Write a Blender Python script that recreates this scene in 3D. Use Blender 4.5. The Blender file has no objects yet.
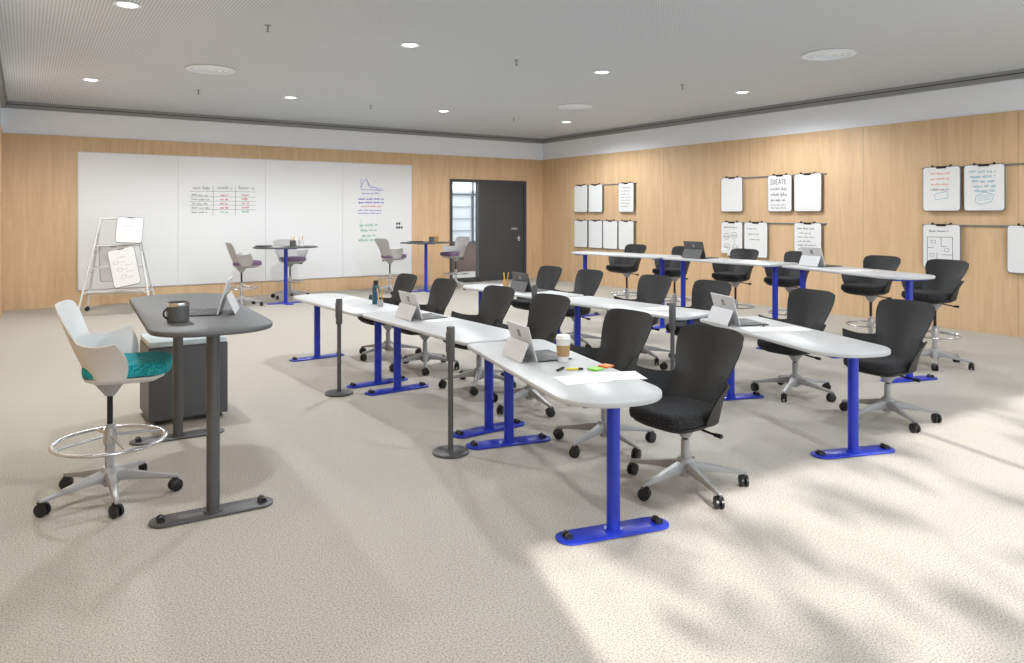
import bpy, bmesh, math, random
from mathutils import Vector, Matrix
random.seed(7)
scene=bpy.context.scene
COL=scene.collection
try:
    scene.view_settings.view_transform='Standard'
    scene.view_settings.look='None'
except Exception as e: print(e)
pi=math.pi
RX=11.4; BY=15.6; LX=-0.34; FY=-3.0; CZ=3.69; WZ=3.13

# ---------------------------------------------------------------- materials
MATS={}
def mat(name,col,rough=0.5,metal=0.0,emit=0.0,spec=0.5,coat=0.0):
    if name in MATS: return MATS[name]
    m=bpy.data.materials.new(name); m.use_nodes=True
    b=m.node_tree.nodes['Principled BSDF']
    b.inputs['Base Color'].default_value=(col[0],col[1],col[2],1)
    b.inputs['Roughness'].default_value=rough
    b.inputs['Metallic'].default_value=metal
    b.inputs['Specular IOR Level'].default_value=spec
    b.inputs['Coat Weight'].default_value=coat
    if emit>0:
        b.inputs['Emission Color'].default_value=(col[0],col[1],col[2],1)
        b.inputs['Emission Strength'].default_value=emit
    MATS[name]=m
    return m
def N(m,t,**kw):
    n=m.node_tree.nodes.new(t)
    for k,v in kw.items(): setattr(n,k,v)
    return n
def L(m,a,b): m.node_tree.links.new(a,b)
def noise_mat(name,c1,c2,scale,rough=0.9,bump=0.0,bscale=None,stretch=(1,1,1),detail=3,lo=.3,hi=.7,dist=.01):
    m=mat(name,c1,rough)
    b=m.node_tree.nodes['Principled BSDF']
    tc=N(m,'ShaderNodeTexCoord'); mp=N(m,'ShaderNodeMapping'); mp.inputs['Scale'].default_value=stretch
    L(m,tc.outputs['Object'],mp.inputs['Vector'])
    n=N(m,'ShaderNodeTexNoise'); n.inputs['Scale'].default_value=scale; n.inputs['Detail'].default_value=detail
    L(m,mp.outputs['Vector'],n.inputs['Vector'])
    r=N(m,'ShaderNodeValToRGB'); r.color_ramp.elements[0].color=(*c1,1); r.color_ramp.elements[1].color=(*c2,1)
    r.color_ramp.elements[0].position=lo; r.color_ramp.elements[1].position=hi
    L(m,n.outputs['Fac'],r.inputs['Fac']); L(m,r.outputs['Color'],b.inputs['Base Color'])
    if bump>0:
        n2=N(m,'ShaderNodeTexNoise'); n2.inputs['Scale'].default_value=bscale or scale; n2.inputs['Detail'].default_value=2
        L(m,mp.outputs['Vector'],n2.inputs['Vector'])
        bp=N(m,'ShaderNodeBump'); bp.inputs['Strength'].default_value=bump; bp.inputs['Distance'].default_value=dist
        L(m,n2.outputs['Fac'],bp.inputs['Height']); L(m,bp.outputs['Normal'],b.inputs['Normal'])
    return m

M_blue=mat('blue_powdercoat',(0.010,0.030,0.42),.38)
M_top=mat('table_laminate',(.50,.51,.52),.4)
M_dark=mat('graphite_laminate',(.10,.102,.105),.55)
M_gr=mat('graphite_metal',(.080,.080,.082),.45)
M_blk=mat('black_plastic',(.011,.011,.012),.5,spec=.38)
M_rub=mat('caster_rubber',(.012,.012,.013),.35)
M_alu=mat('light_grey_base',(.38,.38,.385),.33)
M_chr=mat('chrome',(.6,.6,.6),.18,1.0)
M_wht=mat('white_plastic',(.68,.68,.68),.42)
M_gry=mat('grey_plastic',(.42,.41,.41),.45)
M_blkfab=noise_mat('black_speckled_fabric',(.004,.004,.005),(.060,.060,.063),150,.95,.3,None,(1,1,1),2,.42,.75)
M_teal=noise_mat('teal_fabric',(.0,.17,.21),(.03,.46,.50),105,.95,.3,None,(1,1,1),3,.35,.65)
M_purp=noise_mat('mauve_fabric',(.11,.07,.13),(.22,.15,.25),120,.95)
M_lgfab=noise_mat('pale_blue_fabric',(.42,.50,.53),(.62,.68,.71),120,.95)
M_board=mat('whiteboard_enamel',(.76,.77,.78),.25)
M_paper=mat('paper',(.85,.85,.85),.8)
M_silver=mat('laptop_silver',(.62,.63,.65),.4,.1)
M_screen=mat('screen_glass',(.02,.02,.022),.15)
M_key=mat('keyboard_dark',(.03,.03,.033),.5)
M_logo=mat('logo_grey',(.20,.20,.21),.4)
M_inkk=mat('ink_black',(.05,.05,.05),.6); M_inkr=mat('ink_red',(.6,.05,.06),.6)
M_inkg=mat('ink_green',(.05,.42,.25),.6); M_inkp=mat('ink_purple',(.16,.12,.50),.6)
M_inkb=mat('ink_blue',(.07,.36,.50),.6); M_inkf=mat('ink_faint_grey',(.30,.30,.31),.6)
M_tan=mat('kraft_sleeve',(.42,.27,.13),.8)
M_cup=mat('cup_white',(.76,.76,.75),.4)
M_bottle=mat('bottle_teal',(.01,.08,.12),.3)
M_yel=mat('marker_yellow',(.75,.65,.03),.5); M_org=mat('marker_orange',(.85,.22,.03),.5); M_grn=mat('marker_green',(.25,.7,.06),.5)
M_pencil=mat('pencil_wood',(.65,.35,.10),.6)
M_white=mat('wall_paint_white',(.84,.88,.94),.8)
M_trim=mat('ceiling_trim_grey',(.28,.29,.30),.6)
M_rail=mat('rail_grey',(.17,.175,.18),.5)
M_gap=mat('shadow_gap',(.05,.05,.05),.9)
M_door=mat('door_dark_grey',(.05,.052,.056),.5)
M_lamp=mat('lamp_glow',(1,.98,.95),.5,emit=8)
M_vent=mat('vent_white',(.84,.91,1.0),.6)
M_frame=mat('easel_frame_white',(.70,.71,.72),.35)
M_leaf=mat('leaf',(.05,.12,.03),.7)
M_bark=noise_mat('bark',(.05,.03,.02),(.12,.08,.05),10,.9)
M_ground=noise_mat('outdoor_paving',(.45,.45,.45),(.55,.55,.54),3,.9)
M_hall=mat('hall_pale',(.62,.66,.69),.7); M_hallb=mat('hall_brown',(.12,.08,.07),.7); M_hallw=mat('hall_line_light',(.12,.13,.14),.7); M_halll=mat('hall_line_grey',(.30,.33,.36),.7)

def carpetmat():
    m=mat('loop_pile_carpet',(.5,.5,.45),.98,spec=.1)
    b=m.node_tree.nodes['Principled BSDF']
    tc=N(m,'ShaderNodeTexCoord')
    n=N(m,'ShaderNodeTexNoise'); n.inputs['Scale'].default_value=125; n.inputs['Detail'].default_value=5; n.inputs['Roughness'].default_value=.8
    L(m,tc.outputs['Object'],n.inputs['Vector'])
    r=N(m,'ShaderNodeValToRGB')
    r.color_ramp.elements[0].color=(.12,.108,.09,1); r.color_ramp.elements[0].position=.34
    r.color_ramp.elements[1].color=(.70,.665,.605,1); r.color_ramp.elements[1].position=.65
    e=r.color_ramp.elements.new(.48); e.color=(.455,.425,.375,1)
    L(m,n.outputs['Fac'],r.inputs['Fac']); L(m,r.outputs['Color'],b.inputs['Base Color'])
    bp=N(m,'ShaderNodeBump'); bp.inputs['Strength'].default_value=.2; bp.inputs['Distance'].default_value=.004
    L(m,n.outputs['Fac'],bp.inputs['Height']); L(m,bp.outputs['Normal'],b.inputs['Normal'])
    return m
M_carpet=carpetmat()

def wood(name,axis,off,w=2.24):
    m=mat(name,(.62,.40,.2),.45)
    b=m.node_tree.nodes['Principled BSDF']
    tc=N(m,'ShaderNodeTexCoord'); sx=N(m,'ShaderNodeSeparateXYZ'); L(m,tc.outputs['Object'],sx.inputs[0])
    a=sx.outputs[axis]
    s=N(m,'ShaderNodeMath',operation='SUBTRACT'); L(m,a,s.inputs[0]); s.inputs[1].default_value=off
    d=N(m,'ShaderNodeMath',operation='DIVIDE'); L(m,s.outputs[0],d.inputs[0]); d.inputs[1].default_value=w
    fl=N(m,'ShaderNodeMath',operation='FLOOR'); L(m,d.outputs[0],fl.inputs[0])
    fr=N(m,'ShaderNodeMath',operation='FRACT'); L(m,d.outputs[0],fr.inputs[0])
    wn=N(m,'ShaderNodeTexWhiteNoise',noise_dimensions='1D'); L(m,fl.outputs[0],wn.inputs['W'])
    cmb=N(m,'ShaderNodeCombineXYZ'); L(m,a,cmb.inputs[0])
    zz=N(m,'ShaderNodeMath',operation='MULTIPLY'); L(m,sx.outputs[2],zz.inputs[0]); zz.inputs[1].default_value=.09
    L(m,zz.outputs[0],cmb.inputs[2])
    wo=N(m,'ShaderNodeMath',operation='MULTIPLY'); L(m,wn.outputs['Value'],wo.inputs[0]); wo.inputs[1].default_value=9
    L(m,wo.outputs[0],cmb.inputs[1])
    n=N(m,'ShaderNodeTexNoise'); n.inputs['Scale'].default_value=8; n.inputs['Detail'].default_value=8; n.inputs['Distortion'].default_value=.8; n.inputs['Roughness'].default_value=.65
    L(m,cmb.outputs[0],n.inputs['Vector'])
    r=N(m,'ShaderNodeValToRGB'); r.color_ramp.elements[0].color=(.555,.368,.20,1); r.color_ramp.elements[1].color=(.705,.50,.305,1)
    r.color_ramp.elements[0].position=.27; r.color_ramp.elements[1].position=.73
    L(m,n.outputs['Fac'],r.inputs['Fac'])
    v=N(m,'ShaderNodeMath',operation='MULTIPLY_ADD'); L(m,wn.outputs['Value'],v.inputs[0]); v.inputs[1].default_value=.06; v.inputs[2].default_value=.97
    lt=N(m,'ShaderNodeMath',operation='GREATER_THAN'); L(m,fr.outputs[0],lt.inputs[0]); lt.inputs[1].default_value=.004
    mx=N(m,'ShaderNodeMath',operation='MULTIPLY_ADD'); L(m,lt.outputs[0],mx.inputs[0]); mx.inputs[1].default_value=.38; mx.inputs[2].default_value=.62
    mv=N(m,'ShaderNodeMath',operation='MULTIPLY'); L(m,v.outputs[0],mv.inputs[0]); L(m,mx.outputs[0],mv.inputs[1])
    hs=N(m,'ShaderNodeHueSaturation'); L(m,r.outputs['Color'],hs.inputs['Color']); L(m,mv.outputs[0],hs.inputs['Value'])
    L(m,hs.outputs['Color'],b.inputs['Base Color'])
    return m
M_woodb=wood('maple_veneer_back',0,1.87); M_woodr=wood('maple_veneer_side',1,6.7)

def ceilmat():
    m=mat('perforated_ceiling',(.45,.45,.45),.7)
    b=m.node_tree.nodes['Principled BSDF']
    tc=N(m,'ShaderNodeTexCoord'); mp=N(m,'ShaderNodeMapping'); mp.inputs['Scale'].default_value=(32,32,32)
    L(m,tc.outputs['Object'],mp.inputs['Vector'])
    fr=N(m,'ShaderNodeVectorMath',operation='FRACTION'); L(m,mp.outputs['Vector'],fr.inputs[0])
    sb=N(m,'ShaderNodeVectorMath',operation='SUBTRACT'); L(m,fr.outputs[0],sb.inputs[0]); sb.inputs[1].default_value=(.5,.5,0)
    mu=N(m,'ShaderNodeVectorMath',operation='MULTIPLY'); L(m,sb.outputs[0],mu.inputs[0]); mu.inputs[1].default_value=(1,1,0)
    ln=N(m,'ShaderNodeVectorMath',operation='LENGTH'); L(m,mu.outputs[0],ln.inputs[0])
    r=N(m,'ShaderNodeValToRGB'); r.color_ramp.elements[0].color=(.36,.385,.415,1); r.color_ramp.elements[1].color=(.66,.725,.80,1)
    r.color_ramp.elements[0].position=.24; r.color_ramp.elements[1].position=.32
    L(m,ln.outputs['Value'],r.inputs['Fac']); L(m,r.outputs['Color'],b.inputs['Base Color'])
    return m
M_ceil=ceilmat()

# ---------------------------------------------------------------- mesh helpers
def finish(bm,name,mats,smooth=False,angle=40):
    bmesh.ops.recalc_face_normals(bm,faces=bm.faces)
    me=bpy.data.meshes.new(name); bm.to_mesh(me); bm.free()
    for m in (mats if isinstance(mats,(list,tuple)) else [mats]): me.materials.append(m)
    if smooth:
        for p in me.polygons: p.use_smooth=True
        try: me.set_sharp_from_angle(angle=math.radians(angle))
        except Exception: pass
    return me
def bx(bm,x0,x1,y0,y1,z0,z1,mi=0,bev=0,M=None):
    vs=[bm.verts.new((x,y,z)) for x in(x0,x1) for y in(y0,y1) for z in(z0,z1)]
    q=[(0,1,3,2),(4,6,7,5),(0,4,5,1),(2,3,7,6),(0,2,6,4),(1,5,7,3)]
    fs=[bm.faces.new([vs[i] for i in f]) for f in q]
    if M is not None:
        for v in vs: v.co=M@v.co
    if bev>0:
        es=list({e for f in fs for e in f.edges})
        r=bmesh.ops.bevel(bm,geom=es,offset=bev,segments=2,affect='EDGES',profile=.5)
        for f in r['faces']: f.material_index=mi
    for f in fs:
        if f.is_valid: f.material_index=mi
def lathe(bm,prof,seg=24,mi=0,M=None,cap=True):
    rings=[]
    for r,z in prof:
        ring=[]
        for i in range(seg):
            a=2*pi*i/seg; c=Vector((r*math.cos(a),r*math.sin(a),z))
            ring.append(bm.verts.new(M@c if M is not None else c))
        rings.append(ring)
    for a,b in zip(rings,rings[1:]):
        for i in range(seg):
            f=bm.faces.new((a[i],a[(i+1)%seg],b[(i+1)%seg],b[i])); f.material_index=mi
    if cap:
        f=bm.faces.new(rings[0]); f.material_index=mi
        f=bm.faces.new(rings[-1]); f.material_index=mi
def cyl(bm,p0,p1,r0,r1=None,seg=16,mi=0):
    if r1 is None: r1=r0
    p0=Vector(p0); p1=Vector(p1); d=p1-p0; q=d.to_track_quat('Z','Y').to_matrix().to_4x4()
    lathe(bm,[(r0,0),(r1,d.length)],seg,mi,Matrix.Translation(p0)@q)
def torus(bm,R,r,z,seg=48,s2=10,mi=0,fl=1.0):
    rs=[]
    for i in range(seg):
        a=2*pi*i/seg
        rs.append([bm.verts.new(((R+r*math.cos(b))*math.cos(a),(R+r*math.cos(b))*math.sin(a),z+fl*r*math.sin(b))) for b in [2*pi*j/s2 for j in range(s2)]])
    for i in range(seg):
        for j in range(s2):
            f=bm.faces.new((rs[i][j],rs[(i+1)%seg][j],rs[(i+1)%seg][(j+1)%s2],rs[i][(j+1)%s2])); f.material_index=mi
def prism(bm,pts,z0,z1,bev=0,mi=0,M=None):
    def mk(p,z):
        c=Vector((p[0],p[1],z)); return bm.verts.new(M@c if M is not None else c)
    n=len(pts)
    if bev>0:
        def inset(d):
            o=[]
            for i in range(n):
                a=Vector(pts[i-1]);b=Vector(pts[i]);c=Vector(pts[(i+1)%n])
                t=(c-a)
                if t.length<1e-9: o.append(pts[i]); continue
                t.normalize(); nn=Vector((-t.y,t.x))
                o.append((b.x+nn.x*d,b.y+nn.y*d))
            return o
        levels=[(inset(bev),z0),(pts,z0+bev),(pts,z1-bev),(inset(bev),z1)]
    else: levels=[(pts,z0),(pts,z1)]
    rings=[[mk(p,z) for p in ps] for ps,z in levels]
    for a,b in zip(rings,rings[1:]):
        for i in range(n):
            f=bm.faces.new((a[i],a[(i+1)%n],b[(i+1)%n],b[i])); f.material_index=mi
    f=bm.faces.new(rings[0][::-1]); f.material_index=mi
    f=bm.faces.new(rings[-1]); f.material_index=mi
def rrect(w,h,r4,seg=8):
    pts=[]
    cs=[(1,1,0),(-1,1,90),(-1,-1,180),(1,-1,270)]
    for (sx,sy,a0),r in zip(cs,r4):
        cx=sx*(w/2-r); cy=sy*(h/2-r)
        for i in range(seg+1):
            a=math.radians(a0+90*i/seg)
            pts.append((cx+r*math.cos(a),cy+r*math.sin(a)))
    return pts
def thing(name,loc=(0,0,0),rz=0,label='',cat='',group=None,me=None,kind=None):
    o=bpy.data.objects.new(name,me); o.location=loc; o.rotation_euler=(0,0,rz)
    if me is None: o.empty_display_size=.1
    COL.objects.link(o)
    if label: o['label']=label
    if cat: o['category']=cat
    if group: o['group']=group
    if kind: o['kind']=kind
    return o
def part(name,me,par,loc=(0,0,0),rot=(0,0,0),label=None):
    o=bpy.data.objects.new(name,me); o.parent=par; o.location=loc; o.rotation_euler=rot
    COL.objects.link(o)
    if label: o['label']=label
    return o
CA={}
def cached(key,fn):
    if key not in CA: CA[key]=fn()
    return CA[key]
def struct(name,me,loc=(0,0,0),rz=0): return thing(name,loc,rz,me=me,kind='structure')

# ---------------------------------------------------------------- room
bm=bmesh.new(); bx(bm,LX-.2,RX+.2,FY-.2,BY+4,-.2,0); struct('floor',finish(bm,'floor',M_carpet))
bm=bmesh.new(); bx(bm,LX-.2,RX+.2,FY-.2,BY+.2,CZ,CZ+.25); struct('ceiling',finish(bm,'ceiling',M_ceil))
D0,D1,DZ=8.60,10.87,2.56
bm=bmesh.new()
bx(bm,LX-.2,D0,BY,BY+.2,0,WZ,0); bx(bm,D1,RX+.2,BY,BY+.2,0,WZ,0); bx(bm,D0,D1,BY,BY+.2,DZ,WZ,0)
bx(bm,LX-.2,RX+.2,BY+.03,BY+.2,WZ,CZ,1)
struct('wall_back',finish(bm,'wall_back',[M_woodb,M_white]))
bm=bmesh.new(); bx(bm,RX,RX+.2,FY,BY,0,WZ,0); bx(bm,RX+.03,RX+.2,FY,BY,WZ,CZ,1)
struct('wall_side',finish(bm,'wall_side',[M_woodr,M_white]))
bm=bmesh.new(); bx(bm,LX-.2,LX,FY,BY,0,WZ,0); bx(bm,LX-.2,LX-.03,FY,BY,WZ,CZ,1)
struct('wall_entry',finish(bm,'wall_entry',[M_woodr,M_white]))
bm=bmesh.new(); bx(bm,LX-.2,RX+.2,FY-.2,FY,0,.12); bx(bm,LX-.2,RX+.2,FY-.2,FY,3.45,CZ); bx(bm,LX-.2,.15,FY-.2,FY,.12,3.45)
struct('wall_window',finish(bm,'wall_window',M_white))
bm=bmesh.new()
for x in(.15,3.9,7.65,RX):
    bx(bm,x-.02,x+.02,FY-.13,FY-.07,.12,3.45)
struct('window_1',finish(bm,'window_1',M_gr))
# ceiling trim
for k in range(3):
    bm=bmesh.new()
    for (z0,z1,o,mi) in((CZ-.045,CZ,.10,0),(CZ-.06,CZ-.045,.07,1),(CZ-.12,CZ-.06,.08,0)):
        if k==0: bx(bm,RX+.03-o,RX+.03,FY,BY+.03,z0,z1,mi)
        elif k==1: bx(bm,LX+.08,RX-.07,BY+.03-o,BY+.03,z0,z1,mi)
        else: bx(bm,LX-.03,LX-.03+o,FY,BY+.03,z0,z1,mi)
    struct('trim_%d'%(k+1),finish(bm,'trim',[M_trim,M_gap]))
# door
bm=bmesh.new()
t=.07
bx(bm,D0,D0+t,BY-.02,BY+.15,0,DZ); bx(bm,D1-t,D1,BY-.02,BY+.15,0,DZ); bx(bm,D0+t,D1-t,BY-.02,BY+.15,DZ-t,DZ); bx(bm,9.42,9.50,BY-.02,BY+.15,0,DZ-t)
d=struct('door_1',finish(bm,'door_frame',M_door))
bm=bmesh.new(); bx(bm,9.50,D1-t,BY+.02,BY+.08,.01,DZ-t,0,.004); part('door_leaf',finish(bm,'door_leaf',M_door),d)
bm=bmesh.new(); bx(bm,10.635,10.665,BY+.0,BY+.02,1.0,1.13,0); cyl(bm,(10.65,BY,1.08),(10.65,BY-.05,1.08),.009); cyl(bm,(10.65,BY-.05,1.08),(10.54,BY-.05,1.08),.009)
part('handle',finish(bm,'handle',M_silver,True),d,label='brushed steel lever handle')
bm=bmesh.new(); bx(bm,D0+t,9.42,BY+.03,BY+.06,0.0,.12,0)
part('sill',finish(bm,'sill',M_door),d)
bm=bmesh.new(); bx(bm,10.42,10.60,BY+.005,BY+.02,1.29,1.35,0,.002)
part('sign_plate',finish(bm,'sign_plate',M_trim),d,label='small metal sign plate')
# hall beyond the door
bm=bmesh.new(); bx(bm,7,15,BY+3,BY+3.2,0,.85,1); bx(bm,7,15,BY+3,BY+3.2,.85,4.2,0); bx(bm,6.8,15,BY+.2,BY+1.2,3.2,3.35,2)  # last box is a short roof slab, added to shade the hall from the sky
for i in range(9): bx(bm,7.2+i*.95,7.25+i*.95,BY+2.95,BY+3,.85,4.2,2)
for z in(.85,2.25): bx(bm,7,15,BY+2.95,BY+3,z,z+.05,2)
for z in(1.2,1.55,1.9,2.6): bx(bm,7,15,BY+2.97,BY+3,z,z+.02,3)
struct('wall_hall',finish(bm,'wall_hall',[M_hall,M_hallb,M_hallw,M_halll]))
# ---- ceiling fixtures
def f_light():
    bm=bmesh.new(); lathe(bm,[(.115,0),(.125,-.008),(.095,-.012),(.085,-.004)],28); return finish(bm,'ring',M_vent,True)
def f_lens():
    bm=bmesh.new(); lathe(bm,[(.085,-.004),(.085,-.007)],28); return finish(bm,'lens',M_lamp)
for y in(3.0,7.76,12.4):
    for x in(.8,3.75,6.7,9.7):
        o=thing('downlight',(x,y,CZ),0,'round recessed ceiling downlight, lit white','ceiling light','recessed downlights')
        part('trim_ring',cached('lr',f_light),o); part('lens',cached('ll',f_lens),o,label='glowing white lens')
        li=bpy.data.lights.new('downlight_lamp','SPOT'); li.energy=(165 if x<2 else 120) if y<4 else 210; li.spot_size=math.radians(168); li.spot_blend=.5; li.shadow_soft_size=.09; li.color=(.95,.98,1)
        lo=bpy.data.objects.new('downlight_lamp',li); lo.location=(0,0,-.10); lo.parent=o; COL.objects.link(lo)
def f_vent():
    bm=bmesh.new()
    lathe(bm,[(.30,0),(.30,-.006)],40,1)
    for r0,r1 in((.32,.255),(.225,.175),(.145,.095),(.065,.002)):
        lathe(bm,[(r0,-.006),(r0,-.016),(r1,-.022),(r1,-.006)],40,0)
    return finish(bm,'vent',[M_vent,M_rail])
for x,y in((2.11,10.59),(8.3,5.33),(8.43,10.5)):
    thing('ceiling_vent',(x,y,CZ),0,'round white concentric ceiling air diffuser','air vent','ceiling air diffusers',cached('v',f_vent))
def f_spr():
    bm=bmesh.new(); lathe(bm,[(.035,0),(.035,-.006)],16); cyl(bm,(0,0,-.006),(0,0,-.07),.009); lathe(bm,[(.022,-.07),(.022,-.074)],12); return finish(bm,'spr',M_trim,True)
for x,y in((2.12,7.8),(5.27,7.78),(8.4,7.85),(2.3,12.5),(5.25,12.5),(8.4,12.5)):
    thing('fire_sprinkler',(x,y,CZ+.002),0,'small metal fire sprinkler head under the ceiling','sprinkler','ceiling sprinklers',cached('s',f_spr))

# ---------------------------------------------------------------- tables
def m_top(Lt,w,rn,rf,mt):
    def f():
        bm=bmesh.new(); prism(bm,rrect(w,Lt,(rf,rf,rn,rn),10),-.028,0,.004); return finish(bm,'tabletop',mt,True,50)
    return cached(('top',Lt,w,rn,rf,mt.name),f)
def m_col(h,mt):
    def f():
        bm=bmesh.new(); lathe(bm,[(.036,.012),(.036,h-.035)],24); lathe(bm,[(.05,.012),(.05,.022)],24)
        bx(bm,-.20,.20,-.05,.05,h-.05,h-.028,0,.004); return finish(bm,'leg',mt,True)
    return cached(('col',h,mt.name),f)
def m_foot(mt,ln=.66):
    def f():
        bm=bmesh.new(); prism(bm,rrect(ln,.165,(.08,)*4,10),.004,.013,.001); return finish(bm,'foot',mt,True,50)
    return cached(('foot',mt.name,ln),f)
def f_tc():
    bm=bmesh.new(); cyl(bm,(-.0,-.028,.021),(0,-.008,.021),.021,seg=18); cyl(bm,(0,.008,.021),(0,.028,.021),.021,seg=18); cyl(bm,(0,-.01,.021),(0,.01,.021),.014)
    return finish(bm,'caster',M_rub,True)
def table(near,far,h,rn,rf,label,mt_top=M_top,mt_leg=M_blue,w=.62,name='training_table',group='student tables',en=.18,ef=.17,cat='table'):
    n=Vector(near);f=Vector(far);dd=(f-n);Ls=dd.length;c=(n+f)/2
    th=math.atan2(-dd.x,dd.y)
    o=thing(name,(c.x,c.y,0),th,label,cat,group)
    part('tabletop',m_top(round(Ls+en+ef,3),w,rn,rf,mt_top),o,(0,(ef-en)/2,h))
    for s in(-1,1):
        lg=part('leg',m_col(h,mt_leg),o,(0,s*Ls/2,0))
        part('foot',m_foot(mt_leg),lg)
        for q in(-1,1): part('caster',cached('tc',f_tc),lg,(q*.27,0,.0))
    return o
TL='white oval-ended training table on blue legs'
table((2.61,2.93),(2.98,4.50),.74,.27,.07,TL+' with papers and coffee cup',ef=.10)
table((3.03,4.86),(2.98,6.45),.74,.08,.08,TL+' with open laptop')
table((2.94,6.82),(2.86,8.42),.74,.08,.27,TL)
table((4.89,2.95),(5.41,4.46),.74,.27,.07,TL+' with laptop and papers',ef=.06)
table((5.33,4.88),(5.20,6.44),.74,.07,.07,TL,en=.14,ef=.15)
table((5.20,6.82),(5.10,8.38),.74,.08,.27,TL+' with pencil cup',en=.17)
SL='standing-height white table on tall blue legs'
table((7.52,3.93),(8.02,5.5),1.07,.27,.07,SL,group='standing-height tables',ef=.04)
table((7.98,5.87),(7.96,7.42),1.07,.07,.07,SL+' with dark laptop',group='standing-height tables',en=.15,ef=.15)
table((7.95,7.83),(7.75,9.4),1.07,.08,.27,SL,group='standing-height tables',en=.15)
table((.884,4.38),(.963,6.02),1.07,.27,.27,'dark graphite standing-height presenter desk with mug and laptop',M_dark,M_gr,.66,'presenter_desk',None,.24,.24,'desk')
def cafe(x,y,ln,label):
    o=thing('cafe_table',(x,y,0),0,label,'table','high cafe tables by the whiteboard')
    def ft():
        bm=bmesh.new(); prism(bm,rrect(ln,.8,(.39,)*4,14),-.024,0,.004); return finish(bm,'tabletop',M_gr,True,50)
    part('tabletop',ft(),o,(0,0,1.08))
    lg=part('leg',m_col(1.08,M_blue),o); part('foot',m_foot(M_blue,.7),lg)
    bm=bmesh.new(); prism(bm,rrect(.165,.6,(.08,)*4,10),.003,.0125,.001); part('foot',finish(bm,'foot',M_blue,True,50),lg)
cafe(4.11,13.9,1.2,'high oval charcoal cafe table on blue leg, pencil cups on it')
cafe(7.34,14.4,1.15,'high oval charcoal cafe table on blue leg, tan pencil cup')

# ---------------------------------------------------------------- chairs
def m_shell(hb,mt):
    def f():
        bm=bmesh.new(); R=16; m=6; na=8
        tall=hb<.45
        arm_h=.225 if not tall else .20
        K=int(R*arm_h/hb+.5)
        qk=K/R
        V={}
        def bp(r,t):
            q=r/R
            zr=-.03+q*(hb+.03)
            if q<=qk: wb=.224-.018*(q/qk)**1.5
            else: wb=.206+.050*math.sin(min(1,(q-qk)/(1-qk)*1.25)*pi/2)
            z=zr-.035*(abs(t)**7)*max(0,(q-.6)/.4)**2
            if q>.93: wb*=.975
            y=wb*t
            x=-.12-.19*q**1.15*(hb/.5)+.085*t*t*(1-.45*q)-.02*math.sin(q*pi)
            return Vector((x,y,z))
        for r in range(R+1):
            for c in range(-m,m+1): V[(r,c)]=bm.verts.new(bp(r,c/m))
        for sgn in(-1,1):
            for r in range(K+1):
                rr=r/K; B=bp(r,sgn)
                Fb=Vector((.115,sgn*.240,-.03)); Ft=Vector((.070,sgn*.375,.245 if not tall else .205))
                F=Fb.lerp(Ft,rr); F.x+=.035*math.sin(pi*rr)
                for a in range(1,na+1):
                    s=a/na
                    p=B.lerp(F,s)
                    p.y+=sgn*.014*math.sin(pi*s)
                    p.z-=.018*math.sin(pi*s)*rr**2
                    V[(r,sgn*(m+a))]=bm.verts.new(p)
        n=m+na
        for r in range(R):
            for c in range(-n,n):
                k=[(r,c),(r,c+1),(r+1,c+1),(r+1,c)]
                if all(x in V for x in k): bm.faces.new([V[x] for x in k])
        bmesh.ops.recalc_face_normals(bm,faces=bm.faces)
        bmesh.ops.subdivide_edges(bm,edges=bm.edges[:],cuts=1,use_grid_fill=True,smooth=0)
        for _ in range(2): bmesh.ops.smooth_vert(bm,verts=bm.verts[:],factor=.3,use_axis_x=True,use_axis_y=True,use_axis_z=True)
        bmesh.ops.solidify(bm,geom=bm.faces[:],thickness=.009)
        return finish(bm,'backrest',mt,True,60)
    return cached(('shell',hb,mt.name),f)
def sup(a,b,e,n=44):
    o=[]
    for i in range(n):
        t=2*pi*i/n; c=math.cos(t); s=math.sin(t)
        o.append((a*math.copysign(abs(c)**e,c),b*math.copysign(abs(s)**e,s)*(1+.06*c)))
    return o
def m_slab(key,a,b,prof,mt,e=.55):
    def f():
        bm=bmesh.new(); base=sup(a,b,e)
        rings=[]
        for k,z,dome in prof:
            rings.append([bm.verts.new((x*k,y*k,z+dome)) for x,y in base])
        for p,q in zip(rings,rings[1:]):
            for i in range(len(base)): bm.faces.new((p[i],p[(i+1)%len(base)],q[(i+1)%len(base)],q[i]))
        bm.faces.new(rings[0]); bm.faces.new(rings[-1]); return finish(bm,'slab',mt,True,60)
    return cached(key,f)
def m_seat(mt): return m_slab(('seat',mt.name),.240,.228,[(.86,-.035,0),(.98,-.027,0),(1,.0,0),(.985,.026,0),(.94,.040,0),(.78,.046,0),(.4,.040,0)],mt)
def m_pan(mt): return m_slab(('pan',mt.name),.225,.222,[(.5,-.085,0),(.8,-.072,0),(.96,-.052,0),(1.0,-.034,0)],mt)
def m_post(S,tall):
    def f():
        bm=bmesh.new()
        lathe(bm,[(.036,.07),(.036,.17),(.03,.18)],20,0)
        lathe(bm,[(.027,.17),(.027,S*.62 if not tall else .44)],20,0)
        lathe(bm,[(.016,.2),(.016,S-.1)],16,1)
        lathe(bm,[(.028,S-.17),(.07,S-.11),(.10,S-.075)],20,0)
        bx(bm,-.06,.16,-.06,.06,S-.085,S-.07,1,.004)
        return finish(bm,'gas_lift',[M_alu,M_blk],True)
    return cached(('post',S,tall),f)
def m_lever(S):
    def f():
        bm=bmesh.new(); cyl(bm,(0,.05,S-.09),(.0,.22,S-.105),.007); lathe(bm,[(.012,0),(.014,.05)],10,0,Matrix.Translation((0,.22,S-.105))@Matrix.Rotation(-pi/2,4,'X')); return finish(bm,'lever',M_blk,True)
    return cached(('lev',S),f)
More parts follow.
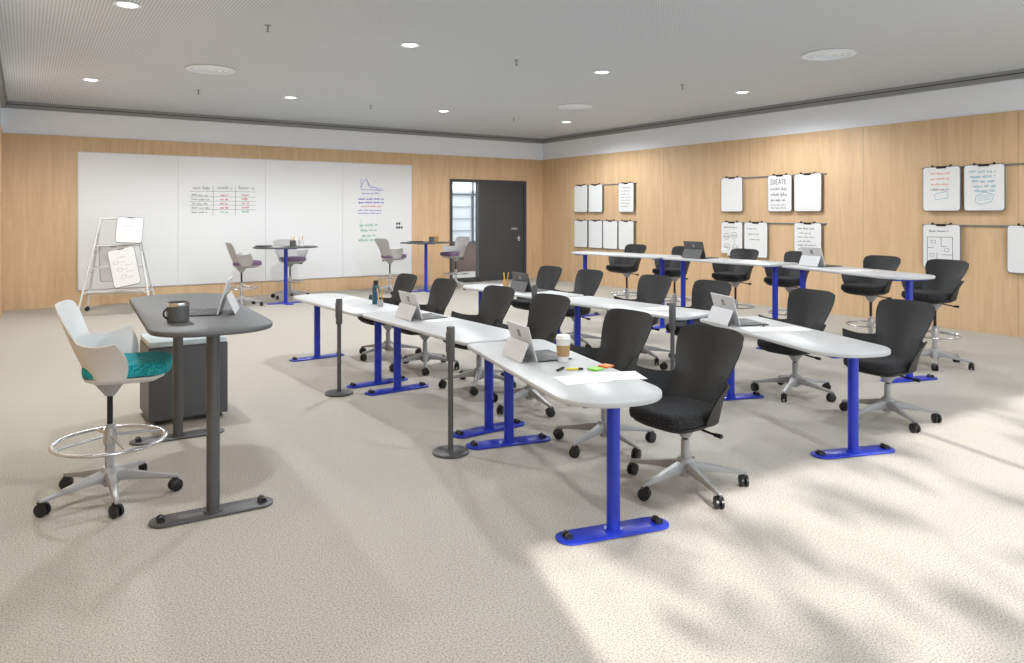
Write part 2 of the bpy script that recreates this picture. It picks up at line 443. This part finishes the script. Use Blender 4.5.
def f_leg():
    bm=bmesh.new()
    st=[(.02,.034,.170,.10),(.12,.026,.150,.100),(.25,.020,.120,.090),(.355,.015,.101,.078),(.378,.010,.096,.08)]
    rings=[]
    for x,w,zt,zb in st:
        zm=(zt*2+zb)/3
        rings.append([bm.verts.new(c) for c in((x,-w*.6,zt),(x,w*.6,zt),(x,w,zm),(x,w*.7,zb),(x,-w*.7,zb),(x,-w,zm))])
    for a,b in zip(rings,rings[1:]):
        for i in range(6): bm.faces.new((a[i],a[(i+1)%6],b[(i+1)%6],b[i]))
    bm.faces.new(rings[0]); bm.faces.new(rings[-1]); return finish(bm,'leg',M_alu,True,50)
def f_caster():
    bm=bmesh.new()
    for s in(-1,1):
        lathe(bm,[(.028,0),(.037,.003),(.037,.017),(.028,.02)],20,0,Matrix.Translation((0,s*.016-.01,.037))@Matrix.Rotation(-pi/2,4,'X'))
    cyl(bm,(0,-.01,.037),(0,.01,.037),.014); cyl(bm,(.012,0,.04),(.012,0,.085),.011)
    bx(bm,-.02,.03,-.008,.008,.05,.078,0,.004)
    return finish(bm,'caster',M_rub,True)
def f_hub():
    bm=bmesh.new(); lathe(bm,[(.05,.085),(.058,.10),(.052,.17),(.042,.185)],24); return finish(bm,'base',M_alu,True)
def f_ring(R=.275,mt=None):
    bm=bmesh.new(); torus(bm,R,.016,.34,fl=.6)
    for k in range(4):
        a=k*pi/2+.4; cyl(bm,(.03*math.cos(a),.03*math.sin(a),.37),((R-.007)*math.cos(a),(R-.007)*math.sin(a),.342),.008,seg=8)
    lathe(bm,[(.034,.32),(.038,.34),(.034,.41)],20)
    return finish(bm,'footrest_ring',mt or M_alu,True)
M_ring=mat('polished_ring',(.55,.55,.55),.25,.7)
def chair(x,y,face,tall,label,group,ms=M_blk,mf=M_blkfab,name=None,S=None,spin=None,hb=None,ringR=.275):
    S=S or (.79 if tall else .48); hb=hb or (.40 if tall else .50)
    o=thing(name or('bar_stool' if tall else 'office_chair'),(x,y,0),math.radians(face),label,'stool' if tall else 'chair',group)
    part('seat',m_seat(mf),o,(0.10,0,S),label='upholstered seat pad')
    part('seat_pan',m_pan(ms),o,(0.09,0,S))
    part('backrest',m_shell(hb,ms),o,(0.0,0,S-.01))
    part('gas_lift',m_post(S,tall),o)
    part('lever',m_lever(S),o,label='black height lever')
    b=part('base',cached('hub',f_hub),o)
    sp=random.uniform(0,72) if spin is None else spin
    for k in range(5):
        a=math.radians(sp+72*k)
        part('leg',cached('leg',f_leg),b,(0,0,0),(0,0,a))
        part('caster',cached('cas',f_caster),b,(.362*math.cos(a),.362*math.sin(a),0),(0,0,random.uniform(0,6.28)),label='black twin-wheel caster')
    if tall: part('footrest_ring',cached(('ring',ringR),lambda:f_ring(ringR,M_ring)),o)
    return o
CL='black shell task chair with speckled seat at the white table'
for x,y,f,sp in((3.42,3.17,184,-2),(3.54,4.07,182,12),(3.70,5.25,186,None),(3.72,6.15,186,None),(3.66,7.2,182,None),(3.60,8.05,182,None),
             (5.92,3.27,176,-8),(6.05,4.23,178,22),(6.02,5.4,184,None),(6.0,6.25,184,None),(5.9,7.35,182,None),(5.85,8.15,182,None)):
    chair(x,y,f,False,CL,'black task chairs',spin=sp)
for x,y,f in((8.51,4.16,172),(8.67,5.0,174),(8.75,6.2,178),(8.72,7.1,182),(8.6,8.2,180),(8.5,9.2,182)):
    chair(x,y,f,True,'black shell bar stool with foot ring at standing table','black bar stools')
chair(.42,4.98,-12,True,'white shell stool with teal seat beside the presenter desk',None,M_wht,M_teal,S=.78,spin=-6,hb=.41,ringR=.30)
for x,y,f in((3.30,13.9,0),(4.45,14.75,-80),(6.50,14.45,10),(8.15,14.5,190)):
    chair(x,y,f,True,'grey shell stool with mauve seat by a high cafe table','grey cafe stools',M_gry,M_purp)

# ---------------------------------------------------------------- power towers
def f_tp():
    bm=bmesh.new(); cyl(bm,(0,0,.02),(0,0,.90),.019,seg=20); return finish(bm,'pole',M_gr,True)
def f_th():
    bm=bmesh.new(); lathe(bm,[(.028,.66),(.03,.665),(.03,.895),(.026,.90)],24); bx(bm,-.034,-.026,-.012,.012,.72,.86,0,.002); return finish(bm,'power_head',M_gr,True)
def f_tb():
    bm=bmesh.new(); lathe(bm,[(.125,0),(.13,.004),(.13,.016),(.12,.022),(.03,.026)],36); return finish(bm,'base',M_gr,True)
for x,y in((2.46,6.62),(2.51,4.54),(4.85,4.65),(4.75,6.65)):
    o=thing('power_post',(x,y,0),0,'slim dark grey power post on round floor base by table','power post','floor-standing power posts')
    part('pole',cached('tp',f_tp),o); part('power_head',cached('th',f_th),o); part('base',cached('tb',f_tb),o)

# ---------------------------------------------------------------- cabinet
o=thing('mobile_cabinet',(1.11,6.68,0),0,'dark grey mobile storage cabinet with pale cushion top','cabinet')
bm=bmesh.new(); bx(bm,-.30,.30,-.27,.27,.04,.625,0,.002); part('body',finish(bm,'body',M_gr),o)
bm=bmesh.new(); bx(bm,-.298,.298,-.268,.268,.625,.675,0,.016); part('cushion',finish(bm,'cushion',M_lgfab,True),o,label='pale blue-grey seat cushion')
bm=bmesh.new(); bx(bm,-.297,.297,-.276,-.27,.05,.615,0,.001); dr=part('door',finish(bm,'door',M_gr),o)
bm=bmesh.new(); bx(bm,-.22,-.19,-.282,-.276,.40,.52,0,.002); part('handle',finish(bm,'handle',M_trim),dr)
for sx in(-1,1):
    for sy in(-1,1):
        part('caster',cached('tc',f_tc),o,(sx*.24,sy*.22,0))

# ---------------------------------------------------------------- writing helpers
def ribbon(bm,pts,w,mi=0,y=0):
    for a,b in zip(pts,pts[1:]):
        dx=b[0]-a[0]; dz=b[1]-a[1]; l=math.hypot(dx,dz)
        if l<1e-6: continue
        nx=-dz/l*w/2; nz=dx/l*w/2
        f=bm.faces.new([bm.verts.new(c) for c in((a[0]+nx,y,a[1]+nz),(b[0]+nx,y,b[1]+nz),(b[0]-nx,y,b[1]-nz),(a[0]-nx,y,a[1]-nz))])
        f.material_index=mi
def scrib(bm,u,v,w,h,sw,mi,rnd):
    x=u; sw=sw*.55
    while x<u+w:
        n=rnd.randint(3,7)
        pts=[];xx=x;yb=v+rnd.uniform(-.1,.1)*h
        for _ in range(n):
            if xx>u+w: break
            k=rnd.random()
            pts+= [(xx,yb+rnd.uniform(0,.25)*h),(xx+h*.12,yb+rnd.uniform(.45,.7 if k<.7 else 1.15)*h),(xx+h*.26,yb+rnd.uniform(.35,.6)*h),(xx+h*.3,yb+rnd.uniform(-.3 if k>.9 else 0,.15)*h)]
            xx+=h*rnd.uniform(.42,.55)
        ribbon(bm,pts,sw,mi); x=xx+h*.4
GL={'I':[[(.35,0),(.35,1)],[(.1,1),(.6,1)],[(.1,0),(.6,0)]],
    'D':[[(.08,0),(.08,1),(.4,.93),(.6,.7),(.62,.35),(.42,.07),(.08,0)]],
    'E':[[(.6,1),(.1,1),(.1,0),(.62,0)],[(.1,.52),(.5,.52)]],
    'A':[[(.02,0),(.34,1),(.66,0)],[(.14,.36),(.55,.36)]],
    'T':[[(.02,1),(.68,1)],[(.35,1),(.35,0)]]}
def write_caps(bm,txt,u,v,h,sw,mi=0):
    for i,ch in enumerate(txt):
        for st in GL[ch]: ribbon(bm,[(u+(i*.86+px)*h*.82,v+pz*h) for px,pz in st],sw,mi)
# ---------------------------------------------------------------- big whiteboard
wx0,wx1,wz0,wz1=.80,7.56,.30,2.84
o=thing('whiteboard',((wx0+wx1)/2,BY,0),0,'long wall-mounted whiteboard in four panels with handwriting','whiteboard')
hw=(wx1-wx0)/2; pw=(wx1-wx0)/4
bm=bmesh.new(); bx(bm,-hw-.012,hw+.012,-.02,0,wz0-.012,wz1+.012); part('frame',finish(bm,'frame',M_silver),o)
for k in range(4):
    bm=bmesh.new(); bx(bm,-hw+k*pw+.003,-hw+(k+1)*pw-.003,-.03,-.02,wz0,wz1,0,.002); part('panel',finish(bm,'panel',M_board),o)
rnd=random.Random(3)
bm=bmesh.new()
ox=-(wx0+wx1)/2
for j,cx in enumerate((2.74,3.20,3.62)):
    scrib(bm,ox+cx+.02,2.19+.01*j,.30,.075,.011,0,rnd)
    for k in range(5):
        z=2.06-k*.085+.006*j
        if j==0: scrib(bm,ox+cx,z,.28+.05*(k%2),.042,.009,0,rnd)
        else:
            scrib(bm,ox+cx+.08,z,.14,.05,.013,3 if k==4 else 1,rnd)
for cx in(3.14,3.57): ribbon(bm,[(ox+cx,2.27),(ox+cx+.01,2.0),(ox+cx,1.68)],.006,0)
for z in(2.15,2.04,1.95,1.87,1.78): ribbon(bm,[(ox+2.70,z),(ox+3.3,z+.012),(ox+3.98,z+.008)],.005,0)
ribbon(bm,[(ox+6.30,2.50),(ox+6.30,2.25),(ox+6.85,2.25)],.010,2)
pts=[(ox+6.30+.04*i,2.27+.2*math.exp(-((i-3)/2.2)**2)+.04*math.sin(i)) for i in range(13)]
ribbon(bm,pts,.009,2)
ribbon(bm,[(ox+6.42,2.52),(ox+6.5,2.36),(ox+6.62,2.30),(ox+6.8,2.28)],.009,2)
scrib(bm,ox+6.32,2.15,.40,.05,.012,2,rnd)
for k in range(2): scrib(bm,ox+6.24,2.02-k*.075,.6,.055,.017,2,rnd)
scrib(bm,ox+6.3,1.86,.5,.04,.011,1,rnd)
for k in range(2): scrib(bm,ox+6.24,1.77-k*.07,.55,.04,.012,2,rnd)
ribbon(bm,[(ox+6.30,1.6),(ox+6.30,1.35),(ox+6.36,1.35)],.007,3)
for k in range(3): scrib(bm,ox+6.26+.03*k,1.42-k*.12,.42-.05*k,.07,.016,3,rnd)
scrib(bm,ox+6.24,1.08,.4,.07,.016,3,rnd)
part('handwriting',finish(bm,'handwriting',[M_inkk,M_inkr,M_inkp,M_inkg]),o,(0,-.0315,0),label='marker notes and a small graph in black, red, purple and green')
def f_mag():
    bm=bmesh.new(); bx(bm,-.018,.018,-.015,0,0,.05,0,.003); return finish(bm,'mag',M_blk)
for k in range(5):
    x=7.16+.06*(k%3)+.02; z=1.36+.09*(k//3)
    thing('whiteboard_magnet',(x,BY-.03,z),0,'small dark magnetic clip on the whiteboard','magnet','whiteboard magnets',cached('mag',f_mag))

# ---------------------------------------------------------------- hanging boards
def m_bd(w,h,mt=M_rail):
    def f():
        bm=bmesh.new(); M=Matrix.Rotation(pi/2,4,'X'); prism(bm,rrect(w,h,(.05,)*4,6),0,.02,.003,0,M); return finish(bm,'frame',mt,True,50)
    return cached(('bdf',w,h,mt.name),f)
def m_bp(w,h):
    def f():
        bm=bmesh.new(); M=Matrix.Rotation(pi/2,4,'X'); prism(bm,rrect(w-.022,h-.022,(.042,)*4,6),.02,.0225,0,0,M); return finish(bm,'panel',M_board)
    return cached(('bdp',w,h),f)
def f_clip():
    bm=bmesh.new(); bx(bm,-.07,.07,-.032,-.02,-.022,.0,0,.004); bx(bm,-.14,-.12,-.03,.0,0,.03); bx(bm,.12,.14,-.03,.0,0,.03)
    bx(bm,-.14,.14,-.03,-.02,0,.012); return finish(bm,'clip',M_blk)
def f_clips():
    bm=bmesh.new(); bx(bm,-.05,.05,-.030,-.02,-.012,.008,0,.003); return finish(bm,'clip',M_rail)
def hboard(y0,y1,z0,z1,kind=None):
    w=round(y1-y0,2); h=round(z1-z0,2)
    lab={None:'blank portable whiteboard hung on wall rail'}.get(kind,'portable whiteboard with handwritten notes hung on wall rail')
    o=thing('hanging_whiteboard',(RX-.045,(y0+y1)/2,(z0+z1)/2),-pi/2,lab,'whiteboard','portable whiteboards on the wall rails')
    part('frame',m_bd(w,h),o); part('panel',m_bp(w,h),o); part('clip',cached('clip',f_clip),o,(0,0,h/2-.01),label='black top clip')
    if kind:
        r=random.Random(int(y0*100+z0*37)); bm=bmesh.new(); a=-w/2+.07; top=h/2-.12
        if kind=='text':
            scrib(bm,a,top,w-.2,.05,.011,0,r)
            for k in range(6): scrib(bm,a+r.uniform(0,.04),top-.08-k*.07,w-.16-r.uniform(0,.2),.035,.007,0,r)
        if kind=='few':
            for k in range(3): scrib(bm,a+.03*k,top-.02-k*.10,w-.3,.03,.007,0,r)
        if kind=='ideate':
            write_caps(bm,'IDEATE',a-.015,top-.05,.085,.011)
            for k in range(3): scrib(bm,a,top-.16-k*.10,w-.18,.055,.013,0,r)
            for k in range(2): scrib(bm,a,top-.44-k*.05,w-.2,.03,.007,0,r)
        if kind=='teal':
            for k in range(5): scrib(bm,a+.02*k,top-k*.07,w-.2-.02*k,.05,.010,1,r)
            ribbon(bm,[(a+.1,-.12),(a+.2,-.06),(a+.33,-.10),(a+.3,-.2),(a+.16,-.24),(a+.08,-.2),(a+.1,-.12)],.006,1)
            for k in range(3): ribbon(bm,[(a+.12,-.12-.03*k),(a+.3,-.10-.03*k)],.005,1)
        if kind=='plan':
            X0,X1,Z0,Z1=a+.0,a+.36,-.22,.14
            for pl in(((X0,Z0),(X1,Z0),(X1,Z1),(X0,Z1),(X0,Z0)),((X0+.14,Z0),(X0+.14,Z0+.13)),((X0,Z0+.2),(X0+.1,Z0+.2)),((X0+.2,Z1),(X0+.2,Z1-.14),(X0+.28,Z1-.14)),((X0+.22,Z0+.1),(X1,Z0+.1))): ribbon(bm,pl,.007,0)
            for cx,cz in((X0+.07,Z0+.09),(X0+.28,Z0+.17),(X0+.09,Z1-.07)):
                ribbon(bm,[(cx-.03,cz-.02),(cx+.03,cz-.02),(cx+.03,cz+.02),(cx-.03,cz+.02),(cx-.03,cz-.02)],.005,0)
            scrib(bm,a+.03,top,w-.26,.035,.008,0,r); scrib(bm,a+.05,-.28,.2,.025,.006,0,r)
        if kind=='sketch':
            for k in range(2):
                for j in range(2):
                    x=a+.19*j+r.uniform(-.02,.02); z=top-.1-.2*k+r.uniform(-.02,.02)
                    ribbon(bm,[(x+.07+.07*math.cos(q*.7),z-.06+.06*math.sin(q*.7)) for q in range(10)],.006,0)
                    scrib(bm,x+.02,z-.08,.1,.04,.007,0,r)
            ribbon(bm,[(a+.14,top-.16),(a+.19,top-.16)],.006,0); ribbon(bm,[(a+.26,top-.22),(a+.26,top-.3)],.006,0); scrib(bm,a,top,w-.2,.035,.009,0,r)
        if kind=='orange':
            for k in range(4): scrib(bm,a+.05,top-k*.08,w-.28,.035,.007,2 if k<3 else 0,r)
            ribbon(bm,[(a+.1,-.08),(a+.28,-.04),(a+.3,-.14),(a+.12,-.16),(a+.1,-.08)],.006,1)
        part('handwriting',finish(bm,'hw',[M_inkk,M_inkb,M_org]),o,(0,-.0235,0),label='marker handwriting')
U0,U1=1.74,2.41; V0,V1=.88,1.55
for a,b,k in((13.66,14.18,None),(13.11,13.62,None),(12.04,12.55,'text'),(9.06,9.58,None),(7.99,8.5,'ideate'),(7.41,7.95,None),(5.18,5.72,'orange'),(4.6,5.14,'teal')):
    hboard(a,b,U0,U1,k)
for a,b,k in((13.66,14.18,None),(13.11,13.62,None),(12.58,13.09,None),(12.04,12.55,None),(9.06,9.58,'sketch'),(8.5,9.03,'few'),(7.41,7.95,'text'),(5.18,5.72,'plan'),(4.03,4.58,None)):
    hboard(a,b,V0,V1,k)
for y0,y1 in((12.0,14.2),(7.35,9.6),(2.5,5.75)):
    for z in(U1-.02,V1-.02):
        bm=bmesh.new(); bx(bm,RX-.022,RX,y0,y1,z-.012,z+.012,0,.003)
        thing('wall_rail',(0,0,0),0,'slim grey horizontal hanging rail on the wood wall','rail','whiteboard hanging rails',finish(bm,'rail',M_rail))

# ---------------------------------------------------------------- easel
o=thing('mobile_easel',(1.33,14.25,0),math.radians(-14),'white A-frame ladder-like easel on casters holding portable whiteboards','easel')
def tube(bm,pts,r,mi=0):
    for a,b in zip(pts,pts[1:]): cyl(bm,a,b,r,seg=10,mi=mi)
bm=bmesh.new()
FX,TX=.54,.27
for sx in(-1,1):
    tube(bm,[(sx*FX,-.36,.09),(sx*TX,-.02,1.62)],.018)
    tube(bm,[(sx*FX,.36,.09),(sx*TX,.02,1.62)],.018)
    for z in(.36,.70,1.04,1.34):
        k=(z-.09)/1.53; xx=sx*(FX-(FX-TX)*k); yy=.36-.34*k
        tube(bm,[(xx,-yy,z),(xx,yy,z)],.011)
tube(bm,[(-TX-.01,0,1.62),(TX+.01,0,1.62)],.020)
for z in(.36,.78,1.16):
    k=(z-.09)/1.53; xx=FX-(FX-TX)*k; yy=.36-.34*k
    tube(bm,[(-xx,-yy,z),(xx,-yy,z)],.012); tube(bm,[(-xx,yy,z),(xx,yy,z)],.012)
part('frame',finish(bm,'frame',M_frame,True),o)
bm=bmesh.new(); bx(bm,-.44,.44,-.375,-.28,.385,.405,0,.004); part('tray',finish(bm,'tray',M_frame),o)
for sx in(-FX,FX):
    for sy in(-.36,.36): part('caster',cached('cas',f_caster),o,(sx,sy,0))
def eb(loc,rot,w,h,lab,seed,full=True):
    q=thing('portable_whiteboard',loc,0,lab,'whiteboard','whiteboards on the easel'); q.rotation_euler=[math.radians(a) for a in rot]
    part('frame',m_bd(w,h,M_trim),q); part('panel',m_bp(w,h),q); part('clip',cached('clips',f_clips),q,(0,0,h/2-.01))
    r=random.Random(seed); bm=bmesh.new()
    scrib(bm,-w/2+.12,h/2-.16,w-.28,.025,.005,0,r)
    if full:
        for k in range(3):
            cx=-w/2+.10+.04*k; cz=.10-.13*k
            ribbon(bm,[(cx-.035,cz-.025),(cx+.035,cz-.025),(cx+.035,cz+.025),(cx-.035,cz+.025),(cx-.035,cz-.025)],.005,0)
            ribbon(bm,[(cx+.04,cz),(cx+.13,cz-.01)],.005,0)
            scrib(bm,.03,.02-.11*k,w*.22,.022,.005,0,r)
    part('handwriting',finish(bm,'hw',M_inkf),q,(0,-.0235,0))
eb((1.48,14.03,1.42),(-15,3,-14),.42,.46,'portable whiteboard, almost blank, high on the easel',5,False)
eb((1.38,13.83,.80),(-14,-12,-14),.42,.66,'tilted portable whiteboard with small sketches on the easel tray',8)
eb((1.30,14.66,.82),(13,0,-14),.46,.66,'portable whiteboard hung on the rear of the easel',9,False)

# ---------------------------------------------------------------- desk objects
def m_lap(kind):
    dark=kind=='dark'
    def fs():
        bm=bmesh.new(); bx(bm,-.15,.15,-.004,.004,0,.205,0,.003); bx(bm,-.14,.14,-.0045,-.004,.01,.195,1); return finish(bm,'screen',[M_gr if dark else M_silver,M_screen])
    def fk():
        bm=bmesh.new(); bx(bm,-.15,.15,-.215,0,0,.006,0,.002)
        for r in range(5):
            for c in range(12): bx(bm,-.135+c*.0227,-.135+c*.0227+.019,-.10+r*.018,-.10+r*.018+.015,.006,.0075,1)
        bx(bm,-.05,.05,-.19,-.125,.006,.0068,1)
        return finish(bm,'keyboard',[M_key,M_gr])
    def fl():
        bm=bmesh.new()
        for i in(0,1):
            for j in(0,1): bx(bm,-.021+i*.022,-.001+i*.022,.0042,.0048,.130+j*.022,.150+j*.022)
        return finish(bm,'logo',M_logo)
    def fst():
        bm=bmesh.new(); bx(bm,-.14,.14,0,.004,0,.115); return finish(bm,'stand',M_gr if dark else M_silver)
    return [cached((n,dark),f) for n,f in(('s',fs),('k',fk),('l',fl),('st',fst))]
def laptop(x,y,z,rz,kind,label,sc_=1.0):
    o=thing('laptop',(x,y,z),math.radians(rz),label,'laptop','laptops on the tables'); o.scale=(sc_,)*3
    s,k,l,st=m_lap(kind)
    tl=math.radians(-16)
    part('keyboard',k,o,(0,0,.0005),label='dark keyboard')
    sc=part('screen',s,o,(0,.005,.004),(tl,0,0))
    part('logo',l,sc,label='four-square emblem')
    part('stand',st,o,(0,.098,.002),(math.radians(24),0,0))
Z=.741
laptop(2.78,3.98,Z,80,'silver','open silver laptop beside the coffee cup',1.15)
laptop(2.98,6.08,Z,90,'silver','open silver laptop on the white table',1.2)
laptop(5.14,4.25,Z,70,'silver','open silver laptop on the white table',1.25)
laptop(5.16,7.45,Z,92,'dark','open dark laptop on the white table',1.15)
laptop(7.94,7.15,1.071,90,'dark','open dark laptop on the standing table',1.2)
laptop(7.95,5.28,1.071,75,'silver','open silver laptop on the standing table',1.15)
laptop(1.03,4.92,1.071,-108,'silver','open silver laptop on the presenter desk',1.1)

def sheet(x,y,z,rz,w=.216,h=.279,label='white printed paper sheet on table'):
    def f():
        bm=bmesh.new(); bx(bm,-w/2,w/2,-h/2,h/2,0,.0012)
        return finish(bm,'sheet',[M_paper])
    o=thing('paper_sheet',(x,y,z),math.radians(rz),label,'paper','paper sheets on the tables')
    part('page',cached(('sh',w,h),f),o)
    def g():
        bm=bmesh.new(); r=random.Random(2)
        for k in range(7): scrib(bm,-w/2+.03,h/2-.05-k*.03,w*.6,.006,.0016,0,r)
        me=finish(bm,'print',M_logo); me.transform(Matrix.Rotation(-pi/2,4,'X')); return me
    part('print',cached(('shp',w,h),g),o,(0,0,.0018))
sheet(2.68,3.28,Z,75); sheet(2.92,3.23,Z+.0,66); sheet(3.12,5.85,Z,85); sheet(5.30,3.75,Z,75); sheet(5.08,3.88,Z,60)
sheet(5.18,8.12,Z,80); sheet(5.35,5.3,Z,80); sheet(3.0,7.9,Z,95); sheet(8.05,6.3,1.071,85); sheet(7.7,4.6,1.071,70); sheet(3.9,13.8,1.081,10)
def marker(x,y,z,rz,m,lab):
    def f():
        bm=bmesh.new(); cyl(bm,(-.05,0,.007),(.025,0,.007),.007,seg=12,mi=0); cyl(bm,(.025,0,.007),(.055,0,.007),.0072,.006,seg=12,mi=1); return finish(bm,'marker',[m,M_blk],True)
    thing('marker_pen',(x,y,z),math.radians(rz),lab,'pen','marker pens',f())
marker(2.80,3.50,Z,-25,M_yel,'yellow marker pen on the white table'); marker(2.73,3.55,Z,30,M_blk,'black marker pen on the white table')
marker(5.26,3.98,Z+.0,30,M_blk,'black marker pen on the white table')
for x,y,m,lab in((2.92,3.44,M_grn,'green sticky note pad beside the papers'),(3.03,3.47,M_org,'orange sticky note pad beside the papers')):
    bm=bmesh.new(); bx(bm,-.036,.036,-.036,.036,0,.010,0,.001)
    thing('sticky_note_pad',(x,y,Z),.2,lab,'sticky notes','sticky note pads',finish(bm,'pad',m))
def cup(x,y,z,lab,s=1.0):
    o=thing('coffee_cup',(x,y,z),0,lab,'cup','takeaway coffee cups'); o.scale=(s,s,s)
    def a():
        bm=bmesh.new(); lathe(bm,[(.03,0),(.031,.003),(.042,.135)],28); return finish(bm,'cup',M_cup,True)
    def b():
        bm=bmesh.new(); lathe(bm,[(.0345,.035),(.036,.0352),(.0415,.100),(.0402,.1002)],28,cap=False); return finish(bm,'sleeve',M_tan,True)
    def c():
        bm=bmesh.new(); lathe(bm,[(.045,.134),(.046,.140),(.042,.143),(.039,.156),(.037,.158)],28); return finish(bm,'lid',M_cup,True)
    part('cup_body',cached('ca',a),o); part('sleeve',cached('cb',b),o,label='kraft cardboard sleeve'); part('lid',cached('cc',c),o)
cup(2.90,3.74,Z,'white takeaway coffee cup with kraft sleeve on table',1.1)
cup(7.9,6.62,1.071,'white takeaway coffee cup on the standing table')
def notebook(x,y,z,rz,lab):
    def f():
        bm=bmesh.new(); bx(bm,-.11,.11,-.15,.15,.002,.020,1); bx(bm,-.113,.113,-.153,.153,.020,.023,0,.001); bx(bm,-.113,.113,-.153,.153,0,.002,0); bx(bm,-.114,-.110,-.153,.153,0,.023,0)
        return finish(bm,'notebook',[M_key,M_paper])
    thing('notebook',(x,y,z),math.radians(rz),lab,'notebook','notebooks on the cafe tables',cached('nb',f))
notebook(3.75,14.05,1.081,70,'dark closed notebook on the high cafe table')
notebook(7.10,14.45,1.081,80,'dark closed notebook on the high cafe table')
# mug
o=thing('mug',(.74,4.63,1.071),math.radians(200),'large black mug with metal rim on presenter desk','mug')
bm=bmesh.new(); lathe(bm,[(.056,0),(.061,.004),(.062,.10),(.062,.112),(.056,.112),(.054,.10)],32); part('body',finish(bm,'body',M_gr,True),o)
bm=bmesh.new(); lathe(bm,[(.0625,.090),(.0635,.094),(.0625,.112),(.06,.114)],32,cap=False); part('band',finish(bm,'band',M_chr,True),o,label='metal band')
bm=bmesh.new()
pts=[(.060+.026*math.sin(a),0,.052+.028*math.cos(a)) for a in[pi*i/10 for i in range(11)]]
tube(bm,pts,.0055); part('handle',finish(bm,'handle',M_blk,True),o)
# bottle
o=thing('water_bottle',(3.10,7.25,Z),0,'dark teal water bottle with black cap','bottle')
bm=bmesh.new(); lathe(bm,[(.036,0),(.038,.004),(.038,.17),(.03,.20),(.022,.21)],28); part('body',finish(bm,'body',M_bottle,True),o)
bm=bmesh.new(); lathe(bm,[(.026,.205),(.026,.245),(.022,.25)],24); part('cap',finish(bm,'cap',M_blk,True),o)
def pcup(x,y,z,m,lab,r=.04,h=.10):
    o=thing('pencil_cup',(x,y,z),0,lab,'pencil cup','pencil cups')
    bm=bmesh.new(); lathe(bm,[(r,0),(r,h),(r-.004,h),(r-.004,.006)],24); part('holder',finish(bm,'holder',m,True),o)
    rr=random.Random(int(x*100))
    for k,mm in enumerate((M_pencil,M_inkr,M_yel,M_pencil)):
        a=k*1.6+rr.random(); bm=bmesh.new()
        cyl(bm,(.01*math.cos(a),.01*math.sin(a),.01),(.036*math.cos(a),.036*math.sin(a),.18+.02*rr.random()),.005,seg=8); part('pencil',finish(bm,'pencil',mm),o)
pcup(5.22,7.95,Z,M_tan,'tan pencil cup with coloured pencils on white table')
pcup(3.05,7.02,Z,M_gry,'grey pencil cup beside the water bottle',.03,.07)
pcup(4.20,13.75,1.081,M_gr,'dark pencil cup on the high cafe table',.055,.12)
pcup(4.42,13.95,1.081,M_wht,'white pencil cup on the high cafe table',.055,.12)
pcup(7.60,14.4,1.081,M_tan,'tan pencil cup on the high cafe table',.055,.12)
pcup(7.40,14.25,1.081,M_gr,'dark pencil cup on the high cafe table',.055,.12)

# ---------------------------------------------------------------- outside
bm=bmesh.new(); bx(bm,-25,35,-30,FY-.21,-.35,-.2); struct('floor_outdoor',finish(bm,'g',M_ground))
def tree(x,y,h,R,n,seed):
    o=thing('tree',(x,y,-.2),0,'leafy broad tree standing outside the windows','tree','trees outside the windows')
    r=random.Random(seed)
    bm=bmesh.new(); cyl(bm,(0,0,0),(0,0,h*.8),.09,.04)
    for k in range(6):
        a=k*1.05; cyl(bm,(0,0,h*.5),(R*.6*math.cos(a),R*.6*math.sin(a),h+.4*math.sin(k)),.03,.010,seg=8)
    part('trunk',finish(bm,'trunk',M_bark,True),o)
    bm=bmesh.new()
    cl=[(r.uniform(-R,R)*.95,r.uniform(-R,R)*.6,h+r.uniform(-R,R)*1.0) for _ in range(120)]
    for _ in range(n):
        c=r.choice(cl); p=Vector((c[0]+r.gauss(0,.10),c[1]+r.gauss(0,.10),c[2]+r.gauss(0,.07)))
        u=Vector((r.gauss(0,1),r.gauss(0,1),r.gauss(0,1))).normalized(); v=u.cross(Vector((r.gauss(0,1),r.gauss(0,1),r.gauss(0,1)))).normalized()
        s=r.uniform(.06,.10)
        bm.faces.new([bm.verts.new(q) for q in(p-u*s,p+v*s*.6,p+u*s,p-v*s*.6)])
    f=part('foliage',finish(bm,'foliage',M_leaf),o); f['kind']='stuff'
tree(-.3,-7.2,5.2,2.3,2400,1); tree(4.8,-7.6,5.4,2.4,2300,2)

# ---------------------------------------------------------------- light
w=bpy.data.worlds.new('world'); scene.world=w; w.use_nodes=True
bg=w.node_tree.nodes['Background']; bg.inputs['Color'].default_value=(.84,.92,1,1); bg.inputs['Strength'].default_value=3.3
sd=bpy.data.lights.new('sun','SUN'); sd.energy=6.5; sd.angle=math.radians(.8); sd.color=(1,.97,.93)
so=bpy.data.objects.new('sun',sd); COL.objects.link(so)
e=math.radians(28); dv=Vector((.3*math.cos(e),.954*math.cos(e),-math.sin(e)))
so.rotation_euler=dv.to_track_quat('-Z','Y').to_euler(); so.location=(0,-10,8)

cam=bpy.data.cameras.new('camera'); cam.sensor_width=36; cam.lens=727/1024*36; cam.shift_y=-(331.5-214)/1024
co=bpy.data.objects.new('camera',cam); co.location=(0,0,1.7); co.rotation_euler=(pi/2,0,-math.atan2(.5557,.8313)); COL.objects.link(co)
cam.clip_start=.05; scene.camera=co
